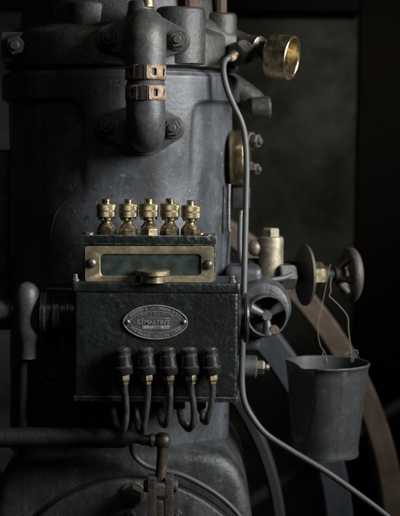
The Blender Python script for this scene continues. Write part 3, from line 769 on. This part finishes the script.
# ================================================================== BRASS COVER ON THE CYLINDER SIDE
BC = thing('brass_cover', W(240, 190, .27), 'domed brass cover bolted to the right side of the cylinder', 'cover')
out = []
for i in range(48):
    t = 2 * math.pi * i / 48; c, s = math.cos(t), math.sin(t)
    out.append((238 + 13 * math.copysign(abs(c) ** .62, c), 160 - 30 * math.copysign(abs(s) ** .62, s)))
bm = NB()
lay = []
for f, y in ((1.0, .33), (1.0, .292), (.97, .280), (.90, .268), (.78, .257), (.60, .249), (.40, .245), (.2, .2435)):
    lay.append([W(238 + (x - 238) * f, 160 + (y_ - 160) * f, .285) + Vector((0, y - .285, 0)) for x, y_ in out])
link('dome', jitter(stack(bm, lay), .0003, 60), 'brassgold', BC, 60)
for px, py, r in ((252, 141, 7.5), (251, 169, 6.2)):
    ud2 = Vector((.86, -.5, .0)).normalized()
    link('bolt_lug', lathe(NB(), W(px - 6, py, .285), ud2, [(0, -.01), (10 * q, -.01), (9.5 * q, .003), (8 * q, .007), (0, .007)], 24), 'brassdull', BC)
    nut(BC, W(px - 1, py, .28), ud2, r * q, .013, 'nut', phase=.1)
# square gland and small tube below it
link('gland', box(NB(), (W(232, 200, .29).x, .265, W(232, 208, .29).z), (W(250, 200, .29).x, .32, W(232, 187, .29).z), .003), 'soot', BC)
link('gland_tip', lathe(NB(), W(240.5, 205, .285), (0, 0, -1), [(0, 0), (5 * q, 0), (5 * q, 3 * q), (3.4 * q, 4 * q), (3.2 * q, 14 * q), (0, 14 * q)], 20), 'brassdull', BC)
link('priming_rod', tube(NB(), [W(229, 184, .25), W(228.6, 205, .25), W(228.6, 226, .25), W(229, 231, .25)], lambda t: (2.0 if t < .9 else 2.6) * q, 12, 6), 'steel', BC)
tag(link('branch_tube', tube(NB(), [W(240.5, 214, .285), W(240, 235, .275), W(240.5, 255, .262), W(244, 268, .252), W(252, 276, .245), W(263, 279.5, .245), W(275, 279.5, .252), W(285, 277.5, .262), W(292, 274.5, .272)], 2.7 * q, 14, 8), 'tube'),
    'short bent tube curving from the brass cover to the hex fitting', 'tube')

# ================================================================== BRASS TEE
BT = thing('brass_fitting', W(270, 268, .30), 'upright brass plug fitting with hex cap behind the long tube', 'fitting')
q = S(.30)
o = W(270.5, 275, .30)
link('body', lathe(NB(), o, (0, 0, 1), [(0, 0), (12.6 * q, 0), (12.6 * q, 36 * q), (12 * q, 38 * q), (10 * q, 39 * q), (0, 39 * q)], 40), 'brassgrey', BT)
link('hex_cap', hexa(NB(), o + Vector((0, 0, 38.5 * q)), (0, 0, 1), 9 * q, 8.5 * q, .45), 'brassgrey', BT, 25)
link('side_ball', lathe(NB(), W(260, 248, .30), (-1, 0, 0), [(0, 0), (7 * q, 0), (8.5 * q, 3 * q), (8.5 * q, 7 * q), (6.5 * q, 10 * q), (3 * q, 12 * q), (0, 12.4 * q)], 32), 'brassgrey', BT)

# ================================================================== STOP VALVE WITH HAND WHEEL
SV = thing('stop_valve', W(270, 290, .31), 'horizontal shut-off valve with rusty hand wheel and thin round disc', 'valve')
VY = .30; q = S(VY)
X = Vector((.965, .26, 0)).normalized()
def sx(px, py=275): return W(px, py, VY + .27 * (px - 285) * q)
link('valve_body', lathe(NB(), W(246, 273, .31), X, [(0, 0), (15 * q, 0), (15 * q, 12 * q), (11 * q, 18 * q), (11 * q, 60 * q), (0, 60 * q)], 36), 'soot', SV)
link('union_nut', lathe(NB(), sx(281, 276) + Vector((0, -.012, 0)), X, [(0, -4 * q), (13 * q, -4 * q), (14 * q, -2.5 * q), (14 * q, 10 * q), (12 * q, 13 * q), (0, 13 * q)], 6, phase=.05), 'nut', SV, 25)
o = sx(303)
link('disc', lathe(NB(), o, X, [(0, 0), (29 * q, 0), (31 * q, .8 * q), (31 * q, 2.6 * q), (30 * q, 3.6 * q), (0, 3.6 * q)], 72), 'wheeliron', SV)
link('brass_hex', hexa(NB(), sx(310), X, 13 * q, 14 * q, .5), 'brassdull', SV, 25)
link('bonnet', lathe(NB(), sx(322), X, [(0, 0), (9 * q, 0), (10 * q, 2 * q), (10 * q, 5 * q), (6 * q, 7 * q), (5 * q, 24 * q), (0, 24 * q)], 32), 'soot', SV)
hub = sx(336)
hw = link('hand_wheel', lathe(NB(), sx(350), X, [(23 * q + 5.2 * q * math.cos(2 * math.pi * i / 16), 5.6 * q * math.sin(2 * math.pi * i / 16)) for i in range(17)], 64), 'wheeliron', SV)
link('wheel_hub', lathe(NB(), hub, X, [(0, -2 * q), (8 * q, -2 * q), (9 * q, 0), (8 * q, 8 * q), (5 * q, 12 * q), (0, 12 * q)], 28), 'wheeliron', SV)
u_, v_, a_ = basis(X)
for i in range(4):
    t = 2 * math.pi * i / 4 + .3
    dr = u_ * math.cos(t) + v_ * math.sin(t)
    link('wheel_spoke', tube(NB(), [hub + X * 3 * q + dr * 6 * q, hub + X * 6 * q + dr * 11 * q, hub + X * 13 * q + dr * 17 * q, sx(350) + dr * 21 * q], 3.6 * q, 12, 6), 'wheeliron', SV)

# ================================================================== RING WHEEL BESIDE THE BOX
RW = thing('ring_wheel', W(266, 340, .20), 'small grey spoked ring wheel beside the right end of the oiler box', 'wheel')
q = S(.15); ra = Vector((.10, -.99, .04)).normalized()
o = W(267, 316, .15)
link('rim', jitter(lathe(NB(), o, ra, [(21.4 * q, -.03), (21.8 * q, -.012), (21.6 * q, -.003), (21 * q, .001), (20.4 * q, .002), (19.4 * q, .002), (18.8 * q, .001), (18.4 * q, -.001), (18.2 * q, -.03)], 72), .0005, 60), 'crank', RW)
link('back_plate', lathe(NB(), o - ra * .026, ra, [(0, 0), (18.6 * q, 0), (18.6 * q, -.01), (0, -.01)], 40), 'soot', RW)
u_, v_, a_ = basis(ra)
for t in (R(95), R(215), R(335)):
    dr = u_ * math.cos(t) + v_ * math.sin(t)
    link('spoke', tube(NB(), [o - ra * .008, o - ra * .006 + dr * 9 * q, o - ra * .006 + dr * 18.4 * q], lambda s: (3.4 + 3.2 * s * s) * q, 10, 6), 'cast', RW)
link('hub', lathe(NB(), o - ra * .024, ra, [(0, 0), (6.5 * q, 0), (5.5 * q, .022), (4.5 * q, .024), (0, .024)], 24), 'crank', RW)
nut(RW, W(273.5, 329.5, .158), ra, 5.2 * q, .012, 'rusty', washer=False, tip=False, name='bolt_head')

# ================================================================== BUCKET AND ITS TWINE
BK = thing('bucket', W(325, 455, .30), 'small dented zinc bucket hanging from wire under the hand wheel', 'bucket')
YB = .285; q = S(YB)
o = W(325, 454, YB)
zr = W(325, 363, YB).z - o.z
r1, r2 = 33 * q, 42 * q
seg = 96
def dent(i, j, t):
    f = 1 + .006 * math.sin(3 * t + .7) + .004 * math.sin(7 * t)
    return f
prof = [(0, .012), (r1 * .97, .012), (r1, .004), (r1 + .0012, 0), (r1 + .002, .003), (r1 + .0012, .006)]
for i in range(1, 15): prof.append((r1 + (r2 - r1) * i / 15, .006 + (zr - .010) * i / 15))
prof += [(r2, zr - .004), (r2 + .0022, zr - .0025), (r2 + .0028, zr), (r2 + .0012, zr + .002), (r2 - .0008, zr + .001), (r2 - .0016, zr - .003), (r1 - .001, .016), (0, .016)]
bm = lathe(NB(), o, (0, 0, 1), prof, seg, dent)
for v in bm.verts:      # bent-down lip at the left front and a dent in the wall
    p = v.co - o
    a = math.atan2(p.y, p.x)
    w = math.exp(-((a + 2.45) / .38) ** 2) * max(0, (p.z / zr - .8) / .2)
    v.co.z -= .006 * w * (1 + .18 * math.sin(a * 9))
    rl = r1 + (r2 - r1) * max(0, p.z) / zr
    nn = Vector((math.cos(R(-155)), math.sin(R(-155)), 0))
    lim = rl * (.92 - .19 * sstep(.0, .75, p.z / zr))
    ex = p.dot(nn) - lim
    if ex > 0: v.co -= nn * ex * .96
    w2 = math.exp(-((a + 1.9) / .45) ** 2 - ((p.z / zr - .75) / .3) ** 2)
    v.co += Vector((p.x, p.y, 0)) * (-.03 * w2)
    w3 = math.exp(-((a + 1.22) / .05) ** 2)
    v.co += Vector((p.x, p.y, 0)) * (.022 * w3 * (0 < p.z / zr < .97))
link('shell', jitter(bm, .0008, 30), 'zinc', BK, 50)
for px, py in ((325.5, 361), (352, 359)):
    Yb = YB - .058 if px < 340 else YB - .03
    link('ear', box(NB(), W(px - 2, py + 3, Yb) + Vector((0, -.003, 0)), W(px + 2, py - 2, Yb) + Vector((0, .003, 0)), .001), 'zinc', BK)
rnd = random.Random(3)
def wob(pts, amt=.8):
    return [W(x + rnd.uniform(-amt, amt), y, Y) for x, y, Y in pts]
bm = NB()
tube(bm, wob([(331, 264, .275), (328.5, 272, .268), (326.5, 284, .264), (323, 300, .258), (319, 318, .25), (318.5, 330, .245), (321, 345, .235), (325, 354, .228), (326, 361, .226)]), .0006, 8, 8)
tube(bm, wob([(324, 350, .232), (322, 356, .228), (327, 358, .226), (324.5, 362, .225)]), .0007, 8, 6)
tag(link('bucket_twine', bm, 'twine'), 'thin pale twine dropping from the valve stem to the front bucket ear', 'twine')
bm = NB()
tube(bm, wob([(331, 292, .262), (329, 296, .262), (334, 300, .262), (341, 308, .262), (347, 317, .262), (348.5, 330, .26), (350, 345, .258), (351, 355, .256), (352, 361, .255)]), .0009, 8, 8)
tube(bm, wob([(353, 362, .255), (349, 352, .258), (345, 355, .258), (356, 350, .256), (358, 354, .256)], .4), .0008, 8, 6)
tube(bm, wob([(331, 292, .262), (330, 285, .27), (331, 277, .275)]), .0009, 8, 6)
tag(link('bucket_wire', bm, 'twine'), 'kinked twisted wire curving from the valve stem to the rear bucket ear', 'wire')
